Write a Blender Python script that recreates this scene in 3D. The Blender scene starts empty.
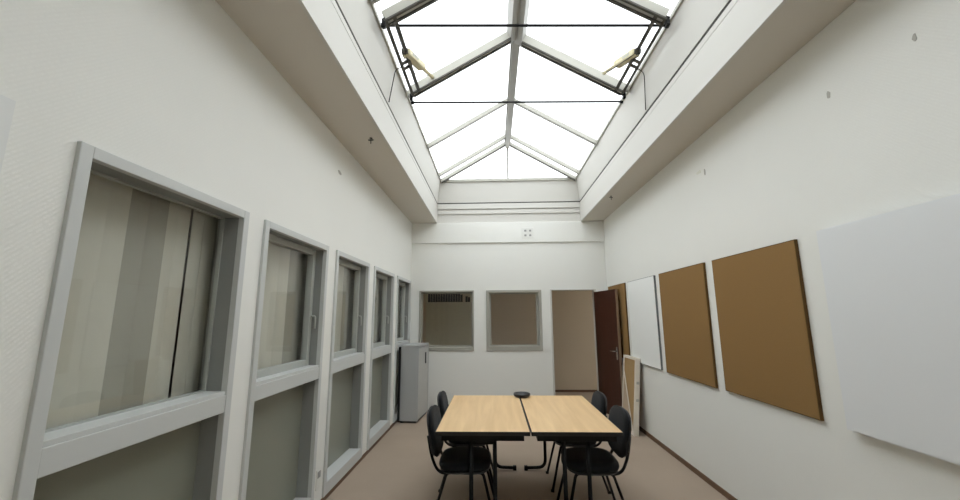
import bpy, bmesh, math, random
from mathutils import Vector, Matrix
random.seed(7)
SC = bpy.context.scene
COL = SC.collection

# ------------------------------------------------------------------ camera
F_PX, PITCH, YAW, ROLL = 385.02, 0.17064, -0.03425, -0.00569
CAM = Vector((1.5354, 0.0, 1.6125))
fw = Vector((math.sin(YAW)*math.cos(PITCH), math.cos(YAW)*math.cos(PITCH), math.sin(PITCH)))
rt = Vector((math.cos(YAW), -math.sin(YAW), 0))
up = rt.cross(fw)
r2 = math.cos(ROLL)*rt + math.sin(ROLL)*up
u2 = -math.sin(ROLL)*rt + math.cos(ROLL)*up
cd = bpy.data.cameras.new('camera')
cd.sensor_width = 36.0
cd.lens = F_PX*36.0/960.0
cd.clip_start = 0.05
cam = bpy.data.objects.new('camera', cd)
COL.objects.link(cam)
M = Matrix((r2, u2, -fw)).transposed().to_4x4()
M.translation = CAM
cam.matrix_world = M
SC.camera = cam

# ------------------------------------------------------------------ light: overcast sky through the skylight
w = bpy.data.worlds.new('overcast_sky')
SC.world = w
w.use_nodes = True
bg = w.node_tree.nodes['Background']
bg.inputs['Color'].default_value = (0.95, 0.975, 1.0, 1)
bg.inputs['Strength'].default_value = 1.0
SC.view_settings.view_transform = 'Standard'
SC.view_settings.look = 'None'
SC.view_settings.gamma = 1.0
SC.view_settings.use_curve_mapping = False
SC.view_settings.exposure = 1.85
SC.cycles.max_bounces = 14
SC.cycles.diffuse_bounces = 8
SC.cycles.transparent_max_bounces = 16

# ------------------------------------------------------------------ materials
MATS = {}
def lin(c):
    return tuple(((v/255.0)/12.92 if v <= 10 else (((v/255.0)+0.055)/1.055)**2.4) for v in c)
def mat(name, col, rough=0.6, metal=0.0, var=0.0, scale=30.0, bump=0.0, bscale=200.0, spec=0.5, sheen=0.0):
    m = bpy.data.materials.new(name); m.use_nodes = True
    nt = m.node_tree; b = nt.nodes['Principled BSDF']
    c = lin(col) + (1,)
    b.inputs['Base Color'].default_value = c
    b.inputs['Roughness'].default_value = rough
    b.inputs['Metallic'].default_value = metal
    b.inputs['Specular IOR Level'].default_value = spec
    if sheen: b.inputs['Sheen Weight'].default_value = sheen
    if var or bump:
        tc = nt.nodes.new('ShaderNodeTexCoord')
    if var:
        n = nt.nodes.new('ShaderNodeTexNoise'); n.inputs['Scale'].default_value = scale
        n.inputs['Detail'].default_value = 4
        nt.links.new(tc.outputs['Object'], n.inputs['Vector'])
        mx = nt.nodes.new('ShaderNodeMix'); mx.data_type = 'RGBA'
        mx.inputs['A'].default_value = tuple(v*(1-var) for v in c[:3]) + (1,)
        mx.inputs['B'].default_value = tuple(min(1, v*(1+var)) for v in c[:3]) + (1,)
        nt.links.new(n.outputs['Fac'], mx.inputs['Factor'])
        nt.links.new(mx.outputs['Result'], b.inputs['Base Color'])
    if bump:
        n2 = nt.nodes.new('ShaderNodeTexNoise'); n2.inputs['Scale'].default_value = bscale
        nt.links.new(tc.outputs['Object'], n2.inputs['Vector'])
        bp = nt.nodes.new('ShaderNodeBump'); bp.inputs['Strength'].default_value = bump
        bp.inputs['Distance'].default_value = 0.002
        nt.links.new(n2.outputs['Fac'], bp.inputs['Height'])
        nt.links.new(bp.outputs['Normal'], b.inputs['Normal'])
    MATS[name] = m
    return m

def wall_mat(name, col):
    """painted textile wallpaper with a fine diagonal rib"""
    m = mat(name, col, rough=0.85, var=0.02, scale=1.5, spec=0.25)
    nt = m.node_tree; b = nt.nodes['Principled BSDF']
    g = nt.nodes.new('ShaderNodeNewGeometry')
    s = nt.nodes.new('ShaderNodeSeparateXYZ'); nt.links.new(g.outputs['Position'], s.inputs[0])
    def mth(op, a, bb):
        n = nt.nodes.new('ShaderNodeMath'); n.operation = op
        for i, q in enumerate((a, bb)):
            if q is None: continue
            if isinstance(q, (int, float)): n.inputs[i].default_value = q
            else: nt.links.new(q, n.inputs[i])
        return n.outputs[0]
    t = mth('ADD', s.outputs[0], s.outputs[1])
    t = mth('SUBTRACT', t, s.outputs[2])
    nz = nt.nodes.new('ShaderNodeTexNoise'); nz.inputs['Scale'].default_value = 55
    nt.links.new(g.outputs['Position'], nz.inputs['Vector'])
    k = mth('MULTIPLY', nz.outputs['Fac'], 0.006)
    t = mth('ADD', t, k)
    t = mth('MULTIPLY', t, 2*math.pi/0.019)
    t = mth('SINE', t, None)
    t = mth('ADD', t, mth('MULTIPLY', nz.outputs['Fac'], 2.0))
    bp = nt.nodes.new('ShaderNodeBump'); bp.inputs['Strength'].default_value = 0.16
    bp.inputs['Distance'].default_value = 0.0012
    nt.links.new(t, bp.inputs['Height']); nt.links.new(bp.outputs['Normal'], b.inputs['Normal'])
    return m

def wood_mat(name, c1, c2, axis=1, rough=0.45):
    m = mat(name, c1, rough=rough, spec=0.4)
    nt = m.node_tree; b = nt.nodes['Principled BSDF']
    tc = nt.nodes.new('ShaderNodeTexCoord'); mp = nt.nodes.new('ShaderNodeMapping')
    sc = [9.0, 9.0, 9.0]; sc[axis] = 0.7
    mp.inputs['Scale'].default_value = sc
    nt.links.new(tc.outputs['Object'], mp.inputs['Vector'])
    n = nt.nodes.new('ShaderNodeTexNoise'); n.inputs['Scale'].default_value = 1.6; n.inputs['Detail'].default_value = 7
    n.inputs['Distortion'].default_value = 0.4
    nt.links.new(mp.outputs[0], n.inputs['Vector'])
    r = nt.nodes.new('ShaderNodeValToRGB')
    r.color_ramp.elements[0].position = 0.3; r.color_ramp.elements[1].position = 0.72
    r.color_ramp.elements[0].color = lin(c1) + (1,); r.color_ramp.elements[1].color = lin(c2) + (1,)
    nt.links.new(n.outputs['Fac'], r.inputs[0]); nt.links.new(r.outputs[0], b.inputs['Base Color'])
    return m

def glass_mat(name, tint, ior=1.45, rough=0.02):
    m = bpy.data.materials.new(name); m.use_nodes = True
    nt = m.node_tree; nt.nodes.clear()
    out = nt.nodes.new('ShaderNodeOutputMaterial')
    tr = nt.nodes.new('ShaderNodeBsdfTransparent'); tr.inputs[0].default_value = tint + (1,)
    gl = nt.nodes.new('ShaderNodeBsdfGlossy'); gl.inputs['Roughness'].default_value = rough
    lw = nt.nodes.new('ShaderNodeLayerWeight'); lw.inputs['Blend'].default_value = 0.5
    pw = nt.nodes.new('ShaderNodeMath'); pw.operation = 'POWER'; pw.inputs[1].default_value = 4.5
    nt.links.new(lw.outputs['Facing'], pw.inputs[0])
    fr = nt.nodes.new('ShaderNodeMath'); fr.operation = 'MULTIPLY_ADD'; fr.inputs[1].default_value = 0.9; fr.inputs[2].default_value = 0.035
    nt.links.new(pw.outputs[0], fr.inputs[0])
    mx = nt.nodes.new('ShaderNodeMixShader')
    nt.links.new(fr.outputs[0], mx.inputs[0]); nt.links.new(tr.outputs[0], mx.inputs[1])
    nt.links.new(gl.outputs[0], mx.inputs[2]); nt.links.new(mx.outputs[0], out.inputs[0])
    MATS[name] = m
    return m

def frosted_mat(name):
    m = bpy.data.materials.new(name); m.use_nodes = True
    nt = m.node_tree; nt.nodes.clear()
    out = nt.nodes.new('ShaderNodeOutputMaterial')
    tr = nt.nodes.new('ShaderNodeBsdfTransparent'); tr.inputs[0].default_value = (0.95, 0.96, 0.96, 1)
    tl = nt.nodes.new('ShaderNodeBsdfTranslucent'); tl.inputs[0].default_value = (0.93, 0.95, 0.96, 1)
    tc = nt.nodes.new('ShaderNodeTexCoord')
    n = nt.nodes.new('ShaderNodeTexNoise'); n.inputs['Scale'].default_value = 2.5; n.inputs['Detail'].default_value = 5
    nt.links.new(tc.outputs['Object'], n.inputs['Vector'])
    mp = nt.nodes.new('ShaderNodeMapRange')
    mp.inputs['To Min'].default_value = 0.15; mp.inputs['To Max'].default_value = 0.45
    nt.links.new(n.outputs['Fac'], mp.inputs['Value'])
    mx = nt.nodes.new('ShaderNodeMixShader')
    nt.links.new(mp.outputs[0], mx.inputs[0])
    nt.links.new(tr.outputs[0], mx.inputs[1]); nt.links.new(tl.outputs[0], mx.inputs[2])
    nt.links.new(mx.outputs[0], out.inputs[0])
    MATS[name] = m
    return m

wall_mat('wall_paint', (231, 231, 226))
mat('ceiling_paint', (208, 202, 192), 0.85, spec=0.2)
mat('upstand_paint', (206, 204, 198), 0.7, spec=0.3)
mat('groove', (60, 58, 54), 0.9)
m = mat('floor_carpet', (164, 148, 132), 0.9, var=0.07, scale=2.2, bump=0.35, bscale=420, spec=0.2)
mat('skirting_brown', (104, 78, 58), 0.6, var=0.08, scale=12)
mat('frame_grey', (198, 200, 198), 0.42, spec=0.45)
mat('reveal_shade_grey', (142, 144, 141), 0.5, spec=0.4)  # frame grey darkened so the recess shade sits in the colour
mat('frame_warm_grey', (166, 164, 154), 0.45, spec=0.4)
mat('board_bright', (242, 244, 242), 0.4)
mat('sash_grey', (172, 175, 170), 0.42, spec=0.45)
mat('infill_grey', (136, 138, 126), 0.32, spec=0.5)
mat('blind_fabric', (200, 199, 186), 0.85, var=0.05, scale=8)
mat('blind_fabric_dark', (160, 159, 147), 0.85, var=0.05, scale=8)
glass_mat('window_glass', (0.985, 0.985, 0.98))
frosted_mat('skylight_glass')
mat('aluminium_grey', (170, 168, 158), 0.5, metal=0.0, spec=0.5)
mat('ridge_grey', (148, 146, 140), 0.5, spec=0.5)
mat('dark_bronze', (74, 71, 64), 0.55, spec=0.4)
mat('black_steel', (14, 13, 13), 0.5, spec=0.2)
mat('actuator_beige', (206, 196, 160), 0.45)
mat('cable_dark', (58, 55, 50), 0.6)
wood_mat('table_wood', (212, 177, 130), (232, 199, 152), 1, 0.42)
mat('table_edge', (14, 12, 11), 0.5)
mat('chair_fabric', (30, 31, 33), 0.95, var=0.12, scale=60, bump=0.5, bscale=600, spec=0.1, sheen=0.08)
mat('cabinet_grey', (174, 176, 176), 0.45)
mat('cabinet_door_grey', (190, 190, 186), 0.4)
mat('dark_plastic', (40, 40, 42), 0.4)
mat('cork_brown', (142, 112, 72), 0.95, var=0.06, scale=90, bump=0.35, bscale=350, spec=0.1)
mat('cork_edge', (96, 74, 46), 0.95, spec=0.1)
mat('board_white', (226, 228, 229), 0.38, spec=0.5)
mat('board_edge_grey', (110, 112, 112), 0.5)
mat('board_ivory', (222, 223, 221), 0.5)
wood_mat('door_wood', (57, 27, 16), (70, 34, 22), 2, 0.38)
mat('door_edge', (142, 120, 98), 0.5)
mat('chrome', (200, 200, 200), 0.22, metal=1.0)
mat('corridor_wall', (200, 185, 162), 0.85, var=0.03, scale=1.2)
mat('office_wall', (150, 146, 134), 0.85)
mat('partition_olive', (200, 197, 174), 0.5)
mat('dark_slat', (58, 50, 46), 0.8)
mat('white_timber', (222, 214, 200), 0.6, var=0.05, scale=15)
mat('panel_brown', (166, 136, 92), 0.85, var=0.06, scale=30)
mat('panel_pale', (186, 166, 142), 0.8)
mat('plastic_white', (225, 225, 220), 0.4)
mat('socket_grey', (150, 150, 148), 0.5)
mat('paper', (220, 220, 208), 0.9)
mat('stain_grey', (176, 174, 166), 0.9)

# ------------------------------------------------------------------ geometry helpers
def xf(bm, vs, mtx):
    if mtx is not None:
        bmesh.ops.transform(bm, matrix=mtx, verts=vs)
def box(bm, a, b, bevel=0.0, mtx=None, mi=0, seg=2):
    x0, y0, z0 = (min(a[i], b[i]) for i in range(3)); x1, y1, z1 = (max(a[i], b[i]) for i in range(3))
    t = bmesh.new()
    r = bmesh.ops.create_cube(t, size=1.0)
    bmesh.ops.scale(t, vec=(x1-x0, y1-y0, z1-z0), verts=t.verts)
    bmesh.ops.translate(t, vec=((x0+x1)/2, (y0+y1)/2, (z0+z1)/2), verts=t.verts)
    if bevel:
        bmesh.ops.bevel(t, geom=list(t.edges), offset=bevel, segments=seg, profile=0.5, affect='EDGES')
    merge(bm, t, mtx, mi)
def merge(bm, t, mtx=None, mi=0, smooth=None):
    if mtx is not None: bmesh.ops.transform(t, matrix=mtx, verts=t.verts)
    vm = {}
    for v in t.verts: vm[v] = bm.verts.new(v.co)
    for f in t.faces:
        try:
            nf = bm.faces.new([vm[v] for v in f.verts]); nf.material_index = mi
            nf.smooth = f.smooth
        except ValueError: pass
    t.free()
def prism(bm, pts, vec, mi=0):
    """polygon (list of 3-D points) pushed along vec"""
    vec = Vector(vec)
    a = [bm.verts.new(Vector(p)) for p in pts]; b = [bm.verts.new(Vector(p)+vec) for p in pts]
    n = len(pts); fs = [bm.faces.new(a), bm.faces.new(list(reversed(b)))]
    for i in range(n):
        fs.append(bm.faces.new((a[i], b[i], b[(i+1) % n], a[(i+1) % n])))
    for f in fs: f.material_index = mi
    bmesh.ops.recalc_face_normals(bm, faces=fs)
def beam(bm, p, q, wv, hv, mi=0):
    """bar from p to q with half-width vector wv and half-height vector hv"""
    p, q, wv, hv = map(Vector, (p, q, wv, hv))
    prism(bm, [p-wv-hv, p+wv-hv, p+wv+hv, p-wv+hv], q-p, mi)
def smooth_path(pts, n=6, rad=0.06):
    """polyline with rounded corners"""
    pts = [Vector(p) for p in pts]; out = [pts[0]]
    for i in range(1, len(pts)-1):
        a, b, c = pts[i-1], pts[i], pts[i+1]
        d1 = (a-b); d2 = (c-b)
        r = min(rad, d1.length*0.48, d2.length*0.48)
        s, e = b+d1.normalized()*r, b+d2.normalized()*r
        for k in range(n+1):
            t = k/n
            out.append((1-t)**2*s + 2*t*(1-t)*b + t*t*e)
    out.append(pts[-1])
    return out
def tube(bm, pts, r, seg=10, mi=0, flat=1.0):
    pts = [Vector(p) for p in pts]
    rings = []; prev = None
    for i, p in enumerate(pts):
        if i == 0: t = pts[1]-pts[0]
        elif i == len(pts)-1: t = pts[-1]-pts[-2]
        else: t = (pts[i+1]-pts[i]).normalized() + (pts[i]-pts[i-1]).normalized()
        t.normalize()
        if prev is None:
            a = Vector((0, 0, 1)) if abs(t.z) < 0.9 else Vector((0, 1, 0))
            n = t.cross(a).normalized()
        else:
            n = (prev - t*prev.dot(t)).normalized()
        prev = n; bnorm = t.cross(n)
        rings.append([bm.verts.new(p + r*(math.cos(2*math.pi*k/seg)*n*flat + math.sin(2*math.pi*k/seg)*bnorm)) for k in range(seg)])
    for a, b in zip(rings[:-1], rings[1:]):
        for k in range(seg):
            f = bm.faces.new((a[k], a[(k+1) % seg], b[(k+1) % seg], b[k])); f.smooth = True; f.material_index = mi
    for f in (bm.faces.new(list(reversed(rings[0]))), bm.faces.new(rings[-1])): f.material_index = mi
def lathe(bm, prof, seg=28, c=(0, 0, 0), mi=0):
    c = Vector(c); rings = []
    for r, z in prof:
        rings.append([bm.verts.new(c+Vector((r*math.cos(2*math.pi*k/seg), r*math.sin(2*math.pi*k/seg), z))) for k in range(seg)])
    for a, b in zip(rings[:-1], rings[1:]):
        for k in range(seg):
            f = bm.faces.new((a[k], a[(k+1) % seg], b[(k+1) % seg], b[k])); f.smooth = True; f.material_index = mi
    bm.faces.new(list(reversed(rings[0]))).material_index = mi; bm.faces.new(rings[-1]).material_index = mi

def obj(name, bm, m, parent=None, loc=None, label=None):
    bmesh.ops.recalc_face_normals(bm, faces=bm.faces)
    me = bpy.data.meshes.new(name); bm.to_mesh(me); bm.free()
    for k in (m if isinstance(m, (list, tuple)) else [m]): me.materials.append(MATS[k])
    o = bpy.data.objects.new(name, me); COL.objects.link(o)
    if parent: o.parent = parent
    if loc: o.location = loc
    if label: o['label'] = label
    return o
def tag(o, label, cat, group=None, kind=None):
    o['label'] = label; o['category'] = cat
    if group: o['group'] = group
    if kind: o['kind'] = kind
    return o
def thing(name, label, cat, loc=(0, 0, 0), rz=0.0, group=None, kind=None):
    o = bpy.data.objects.new(name, None); COL.objects.link(o)
    o.empty_display_size = 0.1
    o.location = loc; o.rotation_euler = (0, 0, rz)
    return tag(o, label, cat, group, kind)
def dup(root, loc, rz, label):
    r = root.copy(); COL.objects.link(r); r.location = loc; r.rotation_euler = (0, 0, rz); r['label'] = label
    for ch in list(root.children):
        c = ch.copy(); COL.objects.link(c); c.parent = r
        for g in ch.children:
            d = g.copy(); COL.objects.link(d); d.parent = c
    return r
B = bmesh.new

# ------------------------------------------------------------------ room dimensions (metres)
W, D, Y0 = 3.605, 7.115, -1.25          # width, far wall, wall behind the camera
HC = 3.362                              # underside of the ceiling border
S1, S2 = 0.481, 3.188                   # skylight opening
ZG, ZC = 3.745, 4.17                    # shadow gap and top of the upstand
E1, E2 = 0.55, 3.12                     # eaves of the skylight
XR, ZR = 1.835, 4.93                    # ridge
YN = 0.25                              # near end of the skylight opening
T = 0.16                                # wall thickness

def st(name, bm, m, label, cat, parent=None):
    o = obj(name, bm, m, parent)
    return tag(o, label, cat, kind='structure')

# floor
b = B(); box(b, (-3.2, Y0-0.2, -0.12), (W+0.2, D+2.0, 0.0)); box(b, (W+0.2, D, -0.12), (6.8, D+2.0, 0.0))
st('floor', b, 'floor_carpet', 'beige brown carpeted floor of the meeting room', 'floor')

# left wall with five tall openings
WIN = [(1.285, 2.285), (2.462, 3.468), (3.664, 4.666), (4.878, 5.866), (6.082, 7.085)]
WZ0, WZ1 = 0.045, 2.262
b = B()
edges = [Y0] + [v for ab in WIN for v in ab] + [D]
for i in range(0, len(edges), 2):
    if edges[i+1]-edges[i] > 0.001: box(b, (-T, edges[i], 0), (0, edges[i+1], HC))
for a, c in WIN:
    box(b, (-T, a, 0), (0, c, WZ0)); box(b, (-T, a, WZ1), (0, c, HC))
st('wall_left', b, 'wall_paint', 'white ribbed wall with five tall grey framed windows', 'wall')

# right wall
b = B(); box(b, (W, Y0, 0), (W+T, D+T, HC+0.02))
st('wall_right', b, 'wall_paint', 'white ribbed wall carrying the pinboards and white boards', 'wall')

# far wall: two windows and a doorway
FA, FB = (0.168, 1.175), (1.398, 2.407)
FZ0, FZ1 = 1.0, 2.085
DX0, DX1, DZ = 2.566, 3.40, 2.09
YF = D
b = B()
box(b, (0, YF, 0), (FA[0], YF+T, HC)); box(b, (FA[1], YF, 0), (FB[0], YF+T, HC))
box(b, (FB[1], YF, 0), (DX0, YF+T, HC)); box(b, (DX1, YF, 0), (W, YF+T, HC))
for a, c in (FA, FB):
    box(b, (a, YF, 0), (c, YF+T, FZ0)); box(b, (a, YF, FZ1), (c, YF+T, HC))
box(b, (DX0, YF, DZ), (DX1, YF+T, HC))
st('wall_far', b, 'wall_paint', 'white end wall with two square windows and an open doorway', 'wall')
# shallow beam across the top of the far wall
b = B(); box(b, (0.0, YF-0.03, 2.972), (W, YF, HC), bevel=0.004)
st('trim_1', b, 'wall_paint', 'shallow white beam across the top of the end wall', 'beam')

# wall behind the camera
b = B(); box(b, (-T, Y0-T, 0), (W+T, Y0, HC+0.3))
st('wall_near', b, 'wall_paint', 'white wall behind the viewer', 'wall')

# ceiling: the flat border left and right of the skylight well, and the strip behind the viewer
b = B()
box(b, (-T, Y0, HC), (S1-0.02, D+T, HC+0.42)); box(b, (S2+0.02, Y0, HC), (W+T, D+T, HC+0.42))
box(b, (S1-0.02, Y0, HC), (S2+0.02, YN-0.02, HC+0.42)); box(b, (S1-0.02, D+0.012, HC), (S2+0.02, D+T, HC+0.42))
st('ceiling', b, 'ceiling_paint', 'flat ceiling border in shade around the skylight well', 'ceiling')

# upstand (skylight well): lower fascia boards, shadow gap, splayed upper boards
def ring(bm, xa, xb, ya, yb, z0, z1, t, xa2=None, xb2=None, ya2=None, yb2=None):
    """four boards round a rectangular opening; the second set of numbers is the opening at z1"""
    xa2 = xa if xa2 is None else xa2; xb2 = xb if xb2 is None else xb2
    ya2 = ya if ya2 is None else ya2; yb2 = yb if yb2 is None else yb2
    lo = [(xa, ya), (xb, ya), (xb, yb), (xa, yb)]; hi = [(xa2, ya2), (xb2, ya2), (xb2, yb2), (xa2, yb2)]
    out = [(-t, -t), (t, -t), (t, t), (-t, t)]
    vi = [[bm.verts.new((p[0], p[1], z)) for p in q] for q, z in ((lo, z0), (hi, z1))]
    vo = [[bm.verts.new((p[0]+o[0], p[1]+o[1], z)) for p, o in zip(q, out)] for q, z in ((lo, z0), (hi, z1))]
    for i in range(4):
        j = (i+1) % 4
        bm.faces.new((vi[0][i], vi[0][j], vi[1][j], vi[1][i]))
        bm.faces.new((vo[0][i], vo[1][i], vo[1][j], vo[0][j]))
        bm.faces.new((vi[0][i], vo[0][i], vo[0][j], vi[0][j]))
        bm.faces.new((vi[1][i], vi[1][j], vo[1][j], vo[1][i]))
b = B()
ring(b, S1, S2, YN, D-0.008, HC-0.004, 3.68, 0.024)
ring(b, S1+0.0025, S2-0.0025, YN+0.0025, D-0.0105, 3.68, ZG-0.016, 0.03)
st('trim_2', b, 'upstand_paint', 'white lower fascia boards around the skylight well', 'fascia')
b = B(); ring(b, S1-0.004, S2+0.004, YN-0.004, D-0.004, ZG-0.017, ZG+0.017, 0.02)
st('trim_3', b, 'groove', 'dark shadow gap around the skylight well', 'groove')
b = B()
ring(b, S1, S2, YN, D-0.008, ZG+0.016, ZC, 0.08, E1-0.01, E2+0.01, YN+0.06, D-0.078)
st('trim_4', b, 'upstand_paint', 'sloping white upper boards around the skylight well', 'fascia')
# extra profile on the far fascia
b = B()
box(b, (S1+0.004, D-0.040, 3.628), (S2-0.004, D-0.0145, ZG-0.016)); box(b, (S1+0.004, D-0.030, 3.532), (S2-0.004, D-0.0145, 3.606))
st('trim_5', b, 'upstand_paint', 'stepped white mouldings on the far end of the skylight well', 'moulding')

# baseboards
b = B(); box(b, (W-0.012, Y0, 0), (W, D, 0.055), bevel=0.003)
st('baseboard_right', b, 'skirting_brown', 'thin brown baseboard along the right wall', 'baseboard')
b = B(); box(b, (0, Y0, 0), (0.012, D, 0.04), bevel=0.003)
st('baseboard_left', b, 'skirting_brown', 'thin brown baseboard along the window wall', 'baseboard')

# ------------------------------------------------------------------ the skylight
sky = thing('skylight', 'pitched glazed skylight with grey ridge and rafters', 'skylight', (0, 0, 0), kind='structure')
YG = D-0.078                              # far gable plane
YGN = YN+0.06
slopeL = Vector((XR-E1, 0, ZR-ZC)).normalized(); nL = Vector((-slopeL.z, 0, slopeL.x))
slopeR = Vector((XR-E2, 0, ZR-ZC)).normalized(); nR = Vector((-slopeR.z, 0, slopeR.x)); nR = nR if nR.z > 0 else -nR
def SL(s, y, off=0.0):   # point on the left slope: s=0 eave, 1 ridge, off along the outward normal
    return Vector((E1+(XR-E1)*s, y, ZC+(ZR-ZC)*s)) + nL*off
def SR(s, y, off=0.0):
    return Vector((E2+(XR-E2)*s, y, ZC+(ZR-ZC)*s)) + nR*off
VY0, VY1 = 2.86, 4.02                     # the opening vents
RAF = [YGN+0.02, 1.15, 2.72, 4.10, 5.50, 6.70, YG-0.02]
for S, n in ((SL, nL), (SR, nR)):
    for a, c in zip(RAF[:-1], RAF[1:]):
        b = B(); prism(b, [S(0.0, a, 0.03), S(1.0, a, 0.03), S(1.0, c, 0.03), S(0.0, c, 0.03)], n*0.008)
        obj('glass_pane', b, 'skylight_glass', sky)
    for y in RAF:
        wdt = 0.030 if y not in (6.70,) else 0.022
        b = B(); beam(b, S(0.0, y, 0.0), S(1.0, y, 0.0), (0, wdt, 0), n*0.03)
        o = obj('rafter', b, 'aluminium_grey', sky)
        b = B(); beam(b, S(0.0, y-wdt*0.35, -0.036), S(1.0, y-wdt*0.35, -0.036), (0, wdt*0.4, 0), n*0.008)
        obj('rafter_cap', b, 'ridge_grey', o, label='darker grey lower cap')
b = B(); box(b, (XR-0.055, YGN, ZR-0.075), (XR+0.055, YG, ZR+0.05)); box(b, (XR-0.036, YGN, ZR-0.11), (XR+0.036, YG, ZR-0.075))
obj('ridge_beam', b, 'ridge_grey', sky)
for xe in (E1, E2):
    b = B(); sgn = -1 if xe == E1 else 1; box(b, (xe+0.06*sgn, YGN-0.02, ZC), (xe-0.008*sgn, YG+0.02, ZC+0.04)); obj('eave_rail', b, 'aluminium_grey', sky)
for yg, s in ((YG, -1), (YGN, 1)):
    b = B(); box(b, (E1-0.03, yg-0.03, ZC-0.02), (E2+0.03, yg+0.03, ZC+0.03)); obj('gable_sill', b, 'aluminium_grey', sky)
    b = B(); box(b, (XR-0.016, yg-0.02, ZC), (XR+0.016, yg+0.02, ZR)); obj('gable_mullion', b, 'ridge_grey', sky)
    b = B()
    prism(b, [(E1-0.03, yg+0.012, ZC+0.0), (E2+0.03, yg+0.012, ZC+0.0), (XR, yg+0.012, ZR+0.03)], (0, 0.008, 0))
    obj('gable_pane', b, 'skylight_glass', sky)
    for S, n in ((SL, nL), (SR, nR)):
        b = B(); beam(b, S(0.0, yg+s*0.055, -0.045), S(1.0, yg+s*0.055, -0.045), (0, 0.012, 0), n*0.012)
        obj('gable_bar', b, 'dark_bronze', sky)

# opening vents, one on each slope, hanging frame with dark edges
def vent(S, n, label, side):
    VY0, VY1 = (2.86, 4.02) if side < 0 else (2.94, 4.09)
    t = thing('roof_vent', label, 'roof vent', (0, 0, 0), group='opening roof vents')
    sd = slopeL if side < 0 else slopeR
    # near and far cross members with pale sides and two dark edge strips below
    for y, nm in ((VY0+0.035, 'cross_member'), (VY1-0.035, 'cross_member')):
        b = B(); beam(b, S(0.035, y, -0.065), S(0.93, y, -0.065), (0, 0.040, 0), n*0.044)
        o = obj(nm, b, 'aluminium_grey', t)
        for dy in (-0.032, 0.032):
            b = B(); beam(b, S(0.035, y+dy, -0.116), S(0.93, y+dy, -0.116), (0, 0.012, 0), n*0.008)
            obj('dark_edge', b, 'dark_bronze', o)
    # ridge-side member
    b = B(); beam(b, S(0.935, VY0, -0.075), S(0.935, VY1, -0.075), sd*0.05, n*0.05); obj('ridge_member', b, 'ridge_grey', t)
    # eave side: two dark rails with daylight between and small tie plates
    b = B(); beam(b, S(0.030, VY0, -0.10), S(0.030, VY1, -0.10), sd*0.014, n*0.018); obj('eave_rail', b, 'dark_bronze', t)
    b = B(); beam(b, S(0.085, VY0, -0.10), S(0.085, VY1, -0.10), sd*0.017, n*0.016); obj('hinge_rail', b, 'dark_bronze', t)
    for y in (VY0+0.04, VY0+0.60, VY0+0.68, VY1-0.04):
        b = B(); beam(b, S(0.025, y, -0.10), S(0.09, y, -0.10), (0, 0.016, 0), n*0.008); obj('tie_plate', b, 'dark_bronze', t)
    for y in (VY0+0.02, VY1-0.02):
        b = B()
        p = S(0.02, y, -0.10)
        box(b, p+Vector((-0.015, -0.02, -0.06)), p+Vector((0.015, 0.02, 0.02)), bevel=0.004)
        obj('corner_bracket', b, 'black_steel', t)
    return t
vent(SL, nL, 'dark framed opening vent in the left slope of the skylight', -1)
vent(SR, nR, 'dark framed opening vent in the right slope of the skylight', 1)

# chain drives
def actuator(label, p0, p1, outd):
    t = thing('vent_actuator', label, 'vent motor', p0, group='beige vent motors')
    p0, p1 = Vector(p0), Vector(p1); v = p1-p0; L = v.length
    q = v.to_track_quat('X', 'Z').to_matrix().to_4x4()
    b = B(); box(b, (0, -0.046, -0.036), (L*0.58, 0.046, 0.036), bevel=0.016, mtx=q)
    h = obj('housing', b, 'actuator_beige', t)
    b = B(); box(b, (L*0.10, -0.048, -0.014), (L*0.3, 0.048, 0.014), bevel=0.003, mtx=q); obj('cover_strip', b, 'stain_grey', h)
    b = B(); tube(b, [q @ Vector((L*0.6, 0, 0)), q @ Vector((L, 0, 0))], 0.02); obj('drive_arm', b, 'actuator_beige', t)
    b = B(); box(b, (-0.03, -0.03, -0.025), (0.02, 0.03, 0.025), bevel=0.004, mtx=q); obj('mounting_bracket', b, 'dark_bronze', t)
    b = B()
    pts = [q @ Vector((0.0, 0.03, -0.03)), q @ Vector((L*0.3, 0.075, -0.07)), q @ Vector((L*0.7, 0.06, -0.06)), q @ Vector((L*0.9, 0.01, 0.0))]
    tube(b, smooth_path(pts, 8, 0.15), 0.004, 6); obj('power_lead', b, 'cable_dark', t)
actuator('beige motor unit on the left roof vent', SL(0.085, 3.34, -0.09), SL(0.225, 3.94, -0.07), -1)
actuator('beige motor unit on the right roof vent', SR(0.085, 3.44, -0.09), SR(0.225, 3.95, -0.07), 1)

# tie rods from eave to eave
for ya, yb, lb in ((3.015, 3.12, 'thin dark steel rod across the skylight through the upper vent corners'),
                   (4.273, 4.364, 'thin dark steel rod across the skylight just beyond the vents')):
    p, q = Vector((E1+0.03, ya, ZC+0.005)), Vector((E2-0.002, yb, ZC+0.005))
    o = thing('tie_rod', lb, 'rod', p, group='steel rods across the skylight')
    b = B(); tube(b, [(0, 0, 0), q-p], 0.012, 8); obj('rod', b, 'black_steel', o)
    for a in (Vector((0, 0, 0)), q-p):
        b = B(); tube(b, [a-Vector((0.015, 0, 0)), a+Vector((0.015, 0, 0))], 0.022, 10); obj('end_nut', b, 'black_steel', o)
# control cables
for nm, pts in (('thin grey control cable hanging from the left vent motor', [SL(0.03, 3.47, -0.12), (0.57, 3.50, 4.08), (0.50, 3.57, 3.80), (0.492, 3.58, 3.77)]),
                ('thin grey control cable hanging from the right vent motor', [SR(0.03, 3.60, -0.12), (3.115, 3.66, 4.08), (3.168, 3.82, 3.82), (3.178, 3.85, 3.77)])):
    b = B(); tube(b, smooth_path(pts, 8, 0.1), 0.005, 6)
    tag(obj('control_cable', b, 'cable_dark'), nm, 'cable', 'vent control cables')

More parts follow.
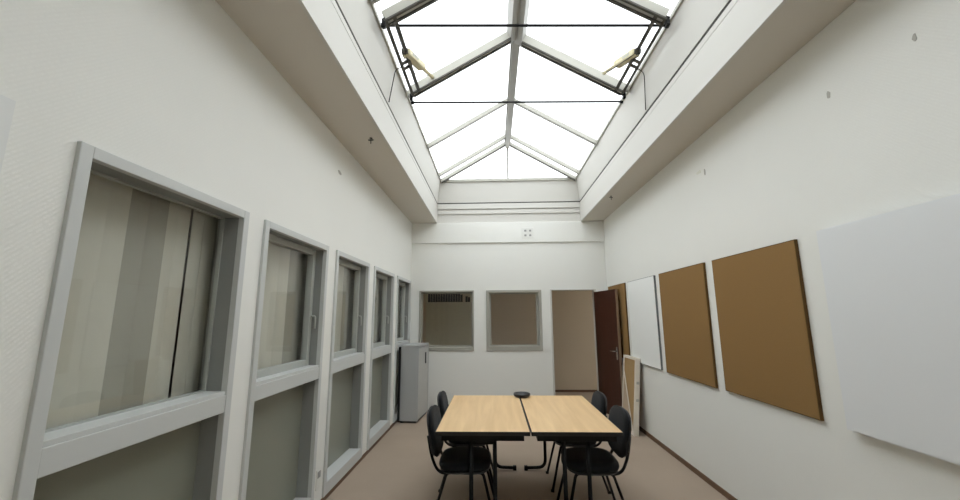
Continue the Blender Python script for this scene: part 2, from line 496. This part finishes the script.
# ------------------------------------------------------------------ windows in the left wall
FWID = 0.048     # face width of the frame
REC = 0.115      # glass recess
def left_window(i, y0, y1, sash):
    w = thing('window_%d' % (i+1), ['grey framed tall window nearest the viewer, with wide plain glass', 'second tall grey window from the viewer, with an inner casement',
              'third tall grey window, middle of the row', 'fourth tall grey window, just before the grey cabinet', 'last tall grey window, partly behind the grey cabinet'][i],
              'window', (0, y0, WZ0), kind='structure')
    L, H = y1-y0, WZ1-WZ0
    zt = 1.088-WZ0; zt2 = zt+0.115
    b = B()
    for ya, yb in ((0, FWID), (L-FWID, L)): box(b, (-0.018, ya, 0), (0.018, yb, H), bevel=0.003)
    for za, zb in ((H-FWID, H), (0, 0.105)): box(b, (-0.018 if za else -REC-0.03, FWID, za), (0.0175, L-FWID, zb), bevel=0.003)
    obj('frame', b, 'frame_grey', w)
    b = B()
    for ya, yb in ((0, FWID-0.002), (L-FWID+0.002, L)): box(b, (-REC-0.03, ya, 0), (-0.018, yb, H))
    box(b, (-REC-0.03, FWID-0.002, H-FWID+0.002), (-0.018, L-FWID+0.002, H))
    obj('shaded_reveal', b, 'reveal_shade_grey', w, label='grey sides of the recess with shade put into the colour')
    b = B(); box(b, (-REC-0.03, FWID, zt), (0.015, L-FWID, zt2-0.02), bevel=0.003); box(b, (-REC-0.03, FWID, zt2-0.02), (0.008, L-FWID, zt2), bevel=0.002)
    obj('transom', b, 'frame_grey', w)
    b = B(); box(b, (-REC-0.012, FWID-0.005, 0.10), (-REC, L-FWID+0.005, zt+0.005)); obj('infill_panel', b, 'infill_grey', w)
    g0, g1, h0, h1 = FWID, L-FWID, zt2, H-FWID
    if sash:
        k = 0.05; b = B()
        for ya, yb in ((g0, g0+k), (g1-k, g1)): box(b, (-REC-0.02, ya, h0), (-REC+0.035, yb, h1), bevel=0.004)
        for za, zb in ((h0, h0+k), (h1-k, h1)): box(b, (-REC-0.02, g0+k, za), (-REC+0.034, g1-k, zb), bevel=0.004)
        s = obj('casement', b, 'sash_grey', w)
        b = B(); tube(b, smooth_path([(-REC+0.034, g1-0.022, h0+0.42), (-REC+0.075, g1-0.022, h0+0.42), (-REC+0.075, g1-0.022, h0+0.31)], 5, 0.02), 0.009, 8)
        obj('handle', b, 'sash_grey', s)
        g0 += k; g1 -= k; h0 += k; h1 -= k
    else:
        k = 0.008; b = B()
        for ya, yb in ((g0, g0+k), (g1-k, g1)): box(b, (-REC-0.01, ya, h0), (-REC+0.012, yb, h1))
        for za, zb in ((h0, h0+k), (h1-k, h1)): box(b, (-REC-0.01, g0+k, za), (-REC+0.012, g1-k, zb))
        obj('glazing_bead', b, 'sash_grey', w)
    b = B(); box(b, (-REC-0.004, g0-0.004, h0-0.004), (-REC+0.002, g1+0.004, h1+0.004)); obj('pane', b, 'window_glass', w)
for i, (a, c) in enumerate(WIN): left_window(i, a, c, i > 0)

# vertical blinds hanging in the office behind the left windows
def blind(y0, y1, label, slats):
    """slats: (start, end, turn in radians, dark?) along the wall"""
    t = thing('vertical_blind', label, 'blind', (-0.205, y0, 2.30), group='vertical blinds behind the window wall')
    b = B(); box(b, (-0.02, 0, 0), (0.02, y1-y0, 0.035), bevel=0.003); obj('head_rail', b, 'frame_grey', t)
    for a0, a1, a, dark in slats:
        a0 -= y0; a1 -= y0
        yc, hw = (a0+a1)/2, (a1-a0)/2; ca, sa = math.cos(a), math.sin(a)
        pts = []
        for q in range(9):
            u = -1+2*q/8.0; bow = 0.06*hw*(1-u*u)
            pts.append((hw*u*sa + bow*ca, yc + hw*u*ca - bow*sa))
        th = 0.0015
        loop = pts + [(x-th*ca, y+th*sa) for x, y in reversed(pts)]
        b = B(); prism(b, [(x, y, -2.2) for x, y in loop], (0, 0, 2.2))
        obj('slat', b, 'blind_fabric_dark' if dark else 'blind_fabric', t, label='darker slat' if dark else None)
def run(y0, y1, n, a, dark):
    st_ = (y1-y0)/n
    return [(y0+k*st_-0.004, y0+(k+1)*st_+0.004, a+random.uniform(-0.22, 0.22), dark) for k in range(n)]
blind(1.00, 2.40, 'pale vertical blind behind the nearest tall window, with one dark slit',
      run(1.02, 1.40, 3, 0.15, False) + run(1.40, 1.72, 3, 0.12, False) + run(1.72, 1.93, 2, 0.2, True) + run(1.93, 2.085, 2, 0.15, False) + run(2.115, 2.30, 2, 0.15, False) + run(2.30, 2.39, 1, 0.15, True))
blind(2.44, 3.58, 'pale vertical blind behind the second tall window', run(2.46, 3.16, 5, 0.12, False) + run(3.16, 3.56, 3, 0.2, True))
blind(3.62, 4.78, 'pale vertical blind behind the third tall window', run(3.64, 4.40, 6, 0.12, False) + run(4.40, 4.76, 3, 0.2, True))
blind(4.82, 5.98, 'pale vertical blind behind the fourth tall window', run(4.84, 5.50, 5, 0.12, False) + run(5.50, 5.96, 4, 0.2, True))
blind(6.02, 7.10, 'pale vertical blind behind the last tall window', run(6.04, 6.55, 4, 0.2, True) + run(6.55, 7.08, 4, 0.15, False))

# office behind the left wall
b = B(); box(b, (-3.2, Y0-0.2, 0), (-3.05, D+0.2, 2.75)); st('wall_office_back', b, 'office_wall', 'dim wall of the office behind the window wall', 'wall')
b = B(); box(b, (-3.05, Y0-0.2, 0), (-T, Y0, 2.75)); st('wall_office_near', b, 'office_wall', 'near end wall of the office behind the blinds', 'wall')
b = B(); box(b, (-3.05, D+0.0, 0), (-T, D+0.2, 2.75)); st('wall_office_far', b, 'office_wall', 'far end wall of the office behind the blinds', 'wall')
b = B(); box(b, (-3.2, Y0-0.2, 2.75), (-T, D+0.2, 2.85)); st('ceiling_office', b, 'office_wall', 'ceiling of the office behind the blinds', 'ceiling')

# ------------------------------------------------------------------ far wall windows, doorway, door
def far_window(name, label, x0, x1, thin):
    w = thing(name, label, 'window', (x0, YF, FZ0), kind='structure')
    L, H = x1-x0, FZ1-FZ0
    f = 0.028 if thin else 0.05
    b = B()
    for xa, xb in ((0, f), (L-f, L)): box(b, (xa, -0.018, 0), (xb, 0.13, H), bevel=0.003)
    for za, zb in ((0, 0.065 if thin else 0.085), (H-(0.03 if thin else 0.045), H)): box(b, (f, -0.0175, za), (L-f, 0.13, zb), bevel=0.003)
    obj('frame', b, 'frame_warm_grey', w)
    k = 0.04 if not thin else 0.022
    b = B()
    for xa, xb in ((f, f+k), (L-f-k, L-f)): box(b, (xa, 0.085, 0.06), (xb, 0.12, H-0.028))
    for za, zb in ((0.06, 0.085+k*0.4), (H-0.03-k, H-0.028)): box(b, (f+k, 0.085, za), (L-f-k, 0.12, zb))
    obj('glazing_bead', b, 'frame_warm_grey', w)
    b = B(); box(b, (f+0.01, 0.10, 0.09), (L-f-0.01, 0.106, H-0.05)); obj('pane', b, 'window_glass', w)
far_window('window_6', 'grey framed square window in the end wall beside the cabinet', FA[0], FA[1], True)
far_window('window_7', 'grey framed square window in the end wall beside the doorway', FB[0], FB[1], False)

# door: frame in the doorway, leaf standing open against the right wall
dr = thing('door_1', 'dark red brown wooden door standing wide open in the corner', 'door', (DX1, YF, 0), kind='structure')
b = B()
box(b, (DX0-DX1-0.0, -0.012, 0), (DX0-DX1+0.03, T+0.005, DZ), bevel=0.003); box(b, (-0.03, -0.012, 0), (0.0, T+0.005, DZ), bevel=0.003)
box(b, (DX0-DX1+0.03, -0.012, DZ-0.014), (-0.03, T+0.005, DZ), bevel=0.003)
obj('door_frame', b, 'upstand_paint', dr)
LW = 0.80
ang = math.atan2(0.155, LW)
ml = Matrix.Rotation(ang, 4, 'Z')
b = B(); box(b, (-0.042, -LW, 0.008), (-0.002, -0.018, 2.035), bevel=0.002, mtx=Matrix.Translation((-0.012, 0, 0)) @ ml)
lf = obj('door_leaf', b, 'door_wood', dr)
b = B(); box(b, (-0.043, -LW-0.003, 0.008), (-0.001, -LW, 2.035), mtx=Matrix.Translation((-0.012, 0, 0)) @ ml); obj('leaf_edge', b, 'door_edge', lf)
mh = Matrix.Translation((-0.012, 0, 0)) @ ml
b = B()
box(b, (-0.050, -LW+0.035, 0.92), (-0.042, -LW+0.075, 1.12), bevel=0.003, mtx=mh)
hp = [mh @ Vector(p) for p in ((-0.045, -LW+0.055, 1.05), (-0.095, -LW+0.055, 1.05), (-0.095, -LW+0.175, 1.05))]
tube(b, smooth_path(hp, 5, 0.02), 0.009, 8)
obj('door_handle', b, 'chrome', lf)
for z in (0.25, 1.0, 1.8):
    b = B(); tube(b, [(-0.022, -0.016, z), (-0.022, -0.016, z+0.09)], 0.008, 8); obj('hinge', b, 'chrome', lf)
b = B(); box(b, (DX0, YF-0.01, 0.0), (DX1, YF+T+0.01, 0.012), bevel=0.003); st('trim_6', b, 'skirting_brown', 'brown threshold strip in the open doorway', 'threshold')

# corridor beyond the far wall
YC = 8.74
b = B(); box(b, (-3.2, YC, 0), (5.42, YC+0.12, 2.75)); st('wall_corridor', b, 'corridor_wall', 'plain brownish wall of the corridor beyond the doorway', 'wall')
b = B(); box(b, (-T-0.12, D+0.2, 0), (-T, YC, 2.75)); st('wall_corridor_left', b, 'corridor_wall', 'left end of the corridor beyond the end wall', 'wall')
b = B(); box(b, (5.3, D+T, 0), (5.42, YC, 0.85)); box(b, (5.3, D+T, 2.25), (5.42, YC, 2.75)); box(b, (5.3, D+T, 0.85), (5.42, D+T+0.1, 2.25)); box(b, (5.3, YC-0.1, 0.85), (5.42, YC, 2.25))
st('wall_corridor_right', b, 'corridor_wall', 'right end of the corridor with a window opening added for light', 'wall')
b = B(); box(b, (W+T, D+T-0.12, 0), (5.42, D+T, 2.75)); st('wall_corridor_front', b, 'corridor_wall', 'corridor wall continuing past the meeting room', 'wall')
b = B(); box(b, (5.355, D+T+0.1, 0.85), (5.363, YC-0.1, 2.25)); st('window_8', b, 'skylight_glass', 'unseen frosted window added to light the corridor from its right end', 'window')  # unseen pane added so sky light brightens the corridor
b = B(); box(b, (-T-0.12, D+T-0.12, 2.75), (5.42, YC+0.12, 2.85)); st('ceiling_corridor', b, 'corridor_wall', 'dim ceiling of the corridor beyond the end wall', 'ceiling')
b = B(); box(b, (-T, YC-0.012, 0), (W+T, YC, 0.045)); st('baseboard_corridor', b, 'skirting_brown', 'dark baseboard of the corridor wall', 'baseboard')
# glazed partition seen through the left square window
pt = thing('door_2', 'olive grey partition with a dark high window, seen through the left square window', 'partition', (0.02, YC-0.03, 0), kind='structure')
b = B(); box(b, (0, -0.02, 0), (1.13, 0.03, 1.93), bevel=0.004); box(b, (0, -0.02, 2.14), (1.13, 0.03, 2.22), bevel=0.004)
box(b, (-0.02, -0.02, 1.93), (0.03, 0.03, 2.14)); box(b, (0.99, -0.02, 1.93), (1.13, 0.03, 2.14))
obj('panel', b, 'partition_olive', pt)
b = B()
for k in range(17):
    x = 0.035+k*0.0565
    if k == 14: continue
    box(b, (x, 0.004, 1.93), (x+0.05, 0.012, 2.14 if k < 12 else 2.12-0.02*(k-12)), mi=0)
obj('curtain', b, 'dark_slat', pt)

# ------------------------------------------------------------------ boards on the right wall
def pinboard(label, ya, yb, z0, z1, t, m, edge, off=0.0, rot=0.0, name='pinboard', cat='pinboard', group=None):
    o = thing(name, label, cat, (W-off, (ya+yb)/2, (z0+z1)/2), group=group)
    k = (W-t-off-CAM.x)/(W-CAM.x)          # the front face stands proud of the wall
    yb = yb*k; z0, z1 = CAM.z+(z0-CAM.z)*k, CAM.z+(z1-CAM.z)*k
    o.location = (W-off-0.002, (ya+yb)/2, (z0+z1)/2)
    hy, hz = (yb-ya)/2, (z1-z0)/2
    mr = Matrix.Rotation(rot, 4, 'X')
    b = B(); box(b, (-t, -hy+0.006, -hz+0.006), (-0.002, hy-0.006, hz-0.006), mtx=mr); obj('panel_face', b, m, o)
    b = B()
    for a, c in (((-t+0.002, -hy, -hz), (0, -hy+0.006, hz)), ((-t+0.002, hy-0.006, -hz), (0, hy, hz)),
                 ((-t+0.002, -hy+0.006, -hz), (0, hy-0.006, -hz+0.006)), ((-t+0.002, -hy+0.006, hz-0.006), (0, hy-0.006, hz))):
        box(b, a, c, mtx=mr)
    obj('edging', b, edge, o)
    if off > 0.004:
        for y in (-hy*0.6, hy*0.6):
            for z in (-hz*0.6, hz*0.6):
                b = B(); box(b, (0, y-0.03, z-0.03), (off, y+0.03, z+0.03), mtx=mr); obj('spacer', b, 'board_edge_grey', o)
    return o
pg = 'brown pinboards on the right wall'
pinboard('largest looking brown pinboard on the right wall, beside the big white board', 2.640, 3.690, 0.945, 2.122, 0.022, 'cork_brown', 'cork_edge', group=pg)
pinboard('brown pinboard on the right wall between the small white board and another brown board', 3.800, 4.884, 0.936, 2.124, 0.022, 'cork_brown', 'cork_edge', group=pg)
pinboard('brown pinboard in the corner, mostly hidden behind the open door', 6.105, 7.05, 0.94, 2.124, 0.02, 'cork_brown', 'cork_edge', group=pg)
wg = 'white boards on the walls'
pinboard('white board on the right wall between the door and the brown pinboards', 4.978, 6.03, 0.941, 2.122, 0.024, 'board_bright', 'board_edge_grey', name='white_board', cat='white board', group=wg)
pinboard('big white board on the right wall nearest the viewer, cut by the picture edge', 1.28, 2.485, 0.945, 2.138, 0.03, 'board_white', 'board_white', off=0.022, name='white_board', cat='white board', group=wg)
o = thing('white_board', 'white board on the left wall before the first window, only its edge in view', 'white board', (0.002, 0.55, 1.69), group=wg)
b = B(); box(b, (0.002, -0.52, -0.6), (0.022, 0.52, 0.6)); obj('panel_face', b, 'board_ivory', o)
b = B()
for a, c in (((0, -0.526, -0.6), (0.02, -0.52, 0.6)), ((0, 0.52, -0.6), (0.02, 0.526, 0.6)), ((0, -0.526, 0.6), (0.02, 0.526, 0.606)), ((0, -0.526, -0.606), (0.02, 0.526, -0.6))): box(b, a, c)
obj('edging', b, 'board_ivory', o)

# framed panel leaning on the right wall
lp = thing('leaning_panel', 'brown framed panel with white edges leaning on the right wall beside the door', 'panel', (3.412, 5.63, 0.0))
tilt = Matrix.Rotation(math.radians(5.4), 4, 'Y')
PH, PW, PT = 1.03, 0.52, 0.066
b = B()
box(b, (0.0, 0.0, 0), (PT, 0.035, PH), bevel=0.003, mtx=tilt); box(b, (0.0, PW-0.035, 0), (PT, PW, PH), bevel=0.003, mtx=tilt)
box(b, (0.0, 0.035, PH-0.035), (PT, PW-0.035, PH), bevel=0.003, mtx=tilt); box(b, (0.0, 0.035, 0), (PT, PW-0.035, 0.04), bevel=0.003, mtx=tilt)
obj('panel_frame', b, 'white_timber', lp)
b = B(); box(b, (0.012, 0.035, 0.04), (0.03, PW-0.035, PH-0.035), mtx=tilt); obj('panel_back', b, 'panel_brown', lp)
b = B(); prism(b, [tilt @ Vector(p) for p in ((0.004, 0.05, 0.042), (0.004, PW-0.036, 0.042), (0.004, PW-0.036, 0.82))], tilt.to_3x3() @ Vector((0.008, 0, 0)))
obj('corner_sheet', b, 'panel_pale', lp, label='pale triangular sheet in the lower corner')
b = B(); beam(b, tilt @ Vector((-0.004, 0.035, 0.04)), tilt @ Vector((-0.004, PW-0.03, 0.86)), (0, 0.012, 0.006), (0.004, 0, 0)); obj('diagonal_batten', b, 'white_timber', lp)
for z in (0.45, 0.68):
    b = B(); box(b, (0.02, -0.004, z), (PT-0.01, 0.001, z+0.035), mtx=tilt); obj('clasp', b, 'stain_grey', lp)

# ------------------------------------------------------------------ cabinet
cb = thing('tambour_cabinet', 'low grey metal cabinet in the corner by the last tall window', 'cabinet', (0.062, 6.25, 0), rz=math.radians(-5.0))
CW, CL, CH = 0.28, 0.63, 1.165
b = B(); box(b, (0, 0, 0.03), (CW-0.012, CL, CH-0.03), bevel=0.004); box(b, (-0.004, -0.004, CH-0.03), (CW+0.004, CL+0.004, CH), bevel=0.004)
obj('body', b, 'cabinet_grey', cb)
b = B(); box(b, (-0.040, 0.012, 0.03), (-0.0045, CL-0.06, CH-0.03)); obj('gap_shade', b, 'dark_plastic', cb, label='dark strip painted in for the shade behind the cabinet')  # dark strip stands in for the shade between cabinet and wall
b = B(); box(b, (0.01, 0.01, 0), (CW-0.02, CL-0.01, 0.03)); obj('plinth', b, 'dark_plastic', cb)
b = B()
box(b, (CW-0.012, 0.02, 0.05), (CW-0.004, CL-0.02, CH-0.05))
for k in range(28):
    y = 0.024+k*(CL-0.048)/28; box(b, (CW-0.004, y, 0.05), (CW+0.003, y+(CL-0.048)/28-0.004, CH-0.05))
d = obj('door', b, 'cabinet_door_grey', cb)
b = B(); box(b, (CW+0.003, CL*0.62, CH-0.32), (CW+0.016, CL*0.62+0.05, CH-0.14), bevel=0.004); obj('handle', b, 'dark_plastic', d)
for ya, yb in ((0.0, 0.02), (CL-0.02, CL)):
    b = B(); box(b, (CW-0.012, ya, 0.03), (CW+0.004, yb, CH-0.03), bevel=0.002); obj('door_rim', b, 'cabinet_grey', cb)

# ------------------------------------------------------------------ tables
TX0, TX1, TX2, TY0, TY1, TZ = 1.073, 1.806, 2.507, 3.138, 4.516, 0.742
def make_table(name, label, x0, x1):
    wd, ln = x1-x0, TY1-TY0
    t = thing(name, label, 'table', ((x0+x1)/2, (TY0+TY1)/2, 0), group='joined wooden tables')
    hx, hy = wd/2-0.003, ln/2
    b = B(); box(b, (-hx+0.004, -hy+0.004, TZ-0.024), (hx-0.004, hy-0.004, TZ), bevel=0.0015); obj('tabletop', b, 'table_wood', t)
    b = B()
    for a, c in (((-hx, -hy, TZ-0.03), (hx, -hy+0.005, TZ-0.001)), ((-hx, hy-0.005, TZ-0.03), (hx, hy, TZ-0.001)),
                 ((-hx, -hy+0.005, TZ-0.03), (-hx+0.005, hy-0.005, TZ-0.001)), ((hx-0.005, -hy+0.005, TZ-0.03), (hx, hy-0.005, TZ-0.001))): box(b, a, c)
    obj('edge_band', b, 'table_edge', t, label='dark edge band')
    b = B(); ix, iy = hx-0.045, hy-0.02
    for a, c in (((-ix, -iy, TZ-0.072), (ix, -iy+0.02, TZ-0.026)), ((-ix, iy-0.02, TZ-0.072), (ix, iy, TZ-0.026)),
                 ((-ix, -iy+0.02, TZ-0.072), (-ix+0.02, iy-0.02, TZ-0.026)), ((ix-0.02, -iy+0.02, TZ-0.072), (ix, iy-0.02, TZ-0.026))): box(b, a, c, bevel=0.002)
    obj('apron', b, 'black_steel', t)
    for sy in (-1, 1):
        y = sy*(hy-0.076)
        for sx in (-1, 1):
            b = B()
            pts = [(sx*0.092, y, TZ-0.03), (sx*0.092, y, 0.03), (sx*0.30, y, 0.024)]
            tube(b, smooth_path(pts, 8, 0.085), 0.0165, 12)
            box(b, (sx*0.30-0.018, y-0.018, 0.0), (sx*0.30+0.018, y+0.018, 0.045), bevel=0.004)
            obj('leg', b, 'black_steel', t)
        b = B(); box(b, (-0.09, y-0.012, TZ-0.11), (0.09, y+0.012, TZ-0.05)); box(b, (-ix+0.01, y-0.018, TZ-0.075), (ix-0.01, y+0.018, TZ-0.035)); obj('leg_brace', b, 'black_steel', t)
    return t
make_table('meeting_table', 'light wood table with dark edge, the left one of the joined pair', TX0, TX1)
make_table('meeting_table', 'light wood table with dark edge, the right one of the joined pair', TX1+0.004, TX2)

# small dish at the far edge
ds = thing('dish', 'small dark round dish at the far edge of the joined tables', 'dish', (1.832, TY1-0.085, TZ+0.0005))
b = B(); lathe(b, [(0.065, 0), (0.085, 0.012), (0.092, 0.030), (0.088, 0.040), (0.080, 0.034), (0.072, 0.016), (0.02, 0.012)], 28); obj('bowl', b, 'dark_plastic', ds)

# ------------------------------------------------------------------ chairs
def pad(cx, cy, cz, sx, sy, sz, n=3.2, mtx=None, dome=0.0, axis='z'):
    """rounded upholstered pad, superelliptic outline"""
    b = B(); seg = 40
    prof = [(0.0, -1), (0.86, -1), (0.96, -0.7), (1.0, -0.1), (0.985, 0.35), (0.94, 0.72), (0.82, 0.95), (0.5, 1.0), (0.0, 1.02)]
    rings = []
    for r, h in prof:
        if r == 0.0:
            rings.append([b.verts.new((0, 0, h*sz + dome*(1 if h > 0 else 0)))]); continue
        rr = []
        for k in range(seg):
            a = 2*math.pi*k/seg; c, s = math.cos(a), math.sin(a)
            q = (abs(c)**n + abs(s)**n)**(-1.0/n)
            x, y = q*c*r, q*s*r
            rr.append(b.verts.new((x*sx, y*sy, h*sz + dome*(1-r*r)*(1 if h > 0 else 0))))
        rings.append(rr)
    for a, c in zip(rings[:-1], rings[1:]):
        if len(a) == 1:
            for k in range(seg): f = b.faces.new((a[0], c[(k+1) % seg], c[k])); f.smooth = True
        elif len(c) == 1:
            for k in range(seg): f = b.faces.new((a[k], a[(k+1) % seg], c[0])); f.smooth = True
        else:
            for k in range(seg):
                f = b.faces.new((a[k], a[(k+1) % seg], c[(k+1) % seg], c[k])); f.smooth = True
    m = Matrix.Translation((cx, cy, cz)) @ (mtx if mtx is not None else Matrix.Identity(4))
    bmesh.ops.transform(b, matrix=m, verts=b.verts)
    return b
CH_LABELS = ['black padded chair on the left side of the tables, nearer the viewer',
             'black padded chair on the left of the tables, farther back near the cabinet',
             'black padded chair on the right side of the tables, nearer the viewer',
             'black padded chair on the right of the tables, farther back near the door']
def make_chair(label, loc, rz):
    """faces local +x; origin on the floor under the seat centre"""
    t = thing('visitor_chair', label, 'chair', loc, rz, group='black chairs at the tables')
    obj('seat', pad(0.0, 0, 0.437, 0.215, 0.228, 0.036, 3.4, dome=0.012), 'chair_fabric', t)
    # seat shell underneath
    b = pad(0.0, 0, 0.398, 0.205, 0.218, 0.012, 3.4); obj('seat_shell', b, 'dark_plastic', t)
    lean = Matrix.Rotation(math.radians(90+10), 4, 'Y')     # local z of the pad -> +x, tipped back
    rotb = Matrix.Rotation(math.radians(80), 4, 'Y')
    bk = pad(-0.255, 0, 0.665, 0.185, 0.224, 0.024, 3.4, mtx=rotb, dome=0.004)
    for v in bk.verts: v.co.x += 0.15*v.co.y*v.co.y       # slightly wrapped back
    obj('backrest', bk, 'chair_fabric', t)
    bs = pad(-0.281, 0, 0.665, 0.178, 0.217, 0.010, 3.4, mtx=rotb)
    for v in bs.verts: v.co.x += 0.15*v.co.y*v.co.y
    obj('back_shell', bs, 'dark_plastic', t)
    for s in (-1, 1):
        for top, foot in (((0.150, s*0.165, 0.388), (0.250, s*0.215, 0.0)), ((-0.140, s*0.165, 0.388), (-0.265, s*0.225, 0.0))):
            b = B(); tube(b, smooth_path([(0.02, s*0.155, 0.388), top, foot], 5, 0.03), 0.0115, 10, flat=1.25)
            box(b, (foot[0]-0.015, foot[1]-0.014, 0), (foot[0]+0.015, foot[1]+0.014, 0.02), bevel=0.004)
            obj('leg', b, 'black_steel', t)
        b = B(); tube(b, smooth_path([(0.02, s*0.135, 0.383), (-0.205, s*0.165, 0.383), (-0.262, s*0.165, 0.50), (-0.296, s*0.150, 0.66)], 8, 0.11), 0.0115, 10, flat=1.25)
        obj('back_support', b, 'black_steel', t)
    for x in (0.10, -0.12):
        b = B(); tube(b, [(x, -0.16, 0.384), (x, 0.16, 0.384)], 0.010, 8); obj('cross_bar', b, 'black_steel', t)
    return t
c0 = make_chair(CH_LABELS[0], (1.287, 3.474, 0), 0.0)
dup(c0, (1.275, 4.14, 0), 0.02, CH_LABELS[1])
dup(c0, (2.315, 3.476, 0), math.pi+0.01, CH_LABELS[2])
dup(c0, (2.318, 4.14, 0), math.pi-0.02, CH_LABELS[3])

# ------------------------------------------------------------------ small things on walls and ceiling
def hook(loc, label):
    t = thing('ceiling_hook', label, 'hook', loc, group='small dark hooks in the ceiling border')
    b = B(); lathe(b, [(0.014, -0.004), (0.014, 0.0)], 14); obj('collar', b, 'cable_dark', t)
    b = B(); tube(b, [(0, 0, -0.002), (0, 0, -0.06)], 0.005, 8); tube(b, [(-0.025, 0, -0.022), (0.025, 0, -0.022)], 0.006, 8); obj('stem', b, 'cable_dark', t)
hook((0.339, 3.535, HC), 'small dark hook in the ceiling border on the left side')
hook((3.295, 5.561, HC), 'small dark hook in the ceiling border on the right side')
# plate on the beam
t = thing('cover_plate', 'small white plate with four marks on the beam above the end wall', 'wall plate', (2.190, YF-0.03, 3.146))
b = B(); box(b, (-0.11, -0.006, -0.10), (0.11, 0, 0.10), bevel=0.003); obj('plate', b, 'plastic_white', t)
for x in (-0.045, 0.045):
    for z in (-0.045, 0.045):
        b = B(); box(b, (x-0.02, -0.009, z-0.018), (x+0.02, -0.005, z+0.018), bevel=0.002); obj('cap', b, 'socket_grey', t)
# socket on the pier
t = thing('wall_socket', 'small white wall socket low on the pier between the second and third tall windows', 'socket', (0.0, 3.56, 0.235))
b = B(); box(b, (0, -0.04, -0.08), (0.009, 0.04, 0.08), bevel=0.003); obj('plate', b, 'plastic_white', t)
b = B(); box(b, (0.008, -0.026, 0.012), (0.013, 0.026, 0.064), bevel=0.002); obj('insert', b, 'socket_grey', t)
# torn scraps of tape left on the walls
def scrap(x, y, z, hw, hh, sgn, label, m='paper'):
    b = B(); n = 9; pts = []
    for k in range(n):
        a = 2*math.pi*k/n; r = random.uniform(0.65, 1.1)
        pts.append((x, y+hw*r*math.cos(a), z+hh*r*math.sin(a)))
    prism(b, pts, (sgn*0.0025, 0, 0))
    tag(obj('tape_scrap', b, m), label, 'tape scrap', 'torn scraps left on the walls')
scrap(W, 3.74, 3.02, 0.05, 0.018, -1, 'pale torn scrap high on the right wall, the largest of the row')
scrap(W, 3.64, 2.985, 0.014, 0.035, -1, 'thin grey scrap high on the right wall beside the largest pale one', 'stain_grey')
scrap(W, 2.24, 2.94, 0.014, 0.024, -1, 'small grey mark high on the right wall above the brown pinboards', 'stain_grey')
scrap(W, 1.75, 2.94, 0.012, 0.026, -1, 'small grey mark high on the right wall nearest the picture corner', 'stain_grey')
scrap(0.0, 3.64, 3.05, 0.045, 0.022, 1, 'small pale scrap high on the left wall above the tall windows', 'stain_grey')
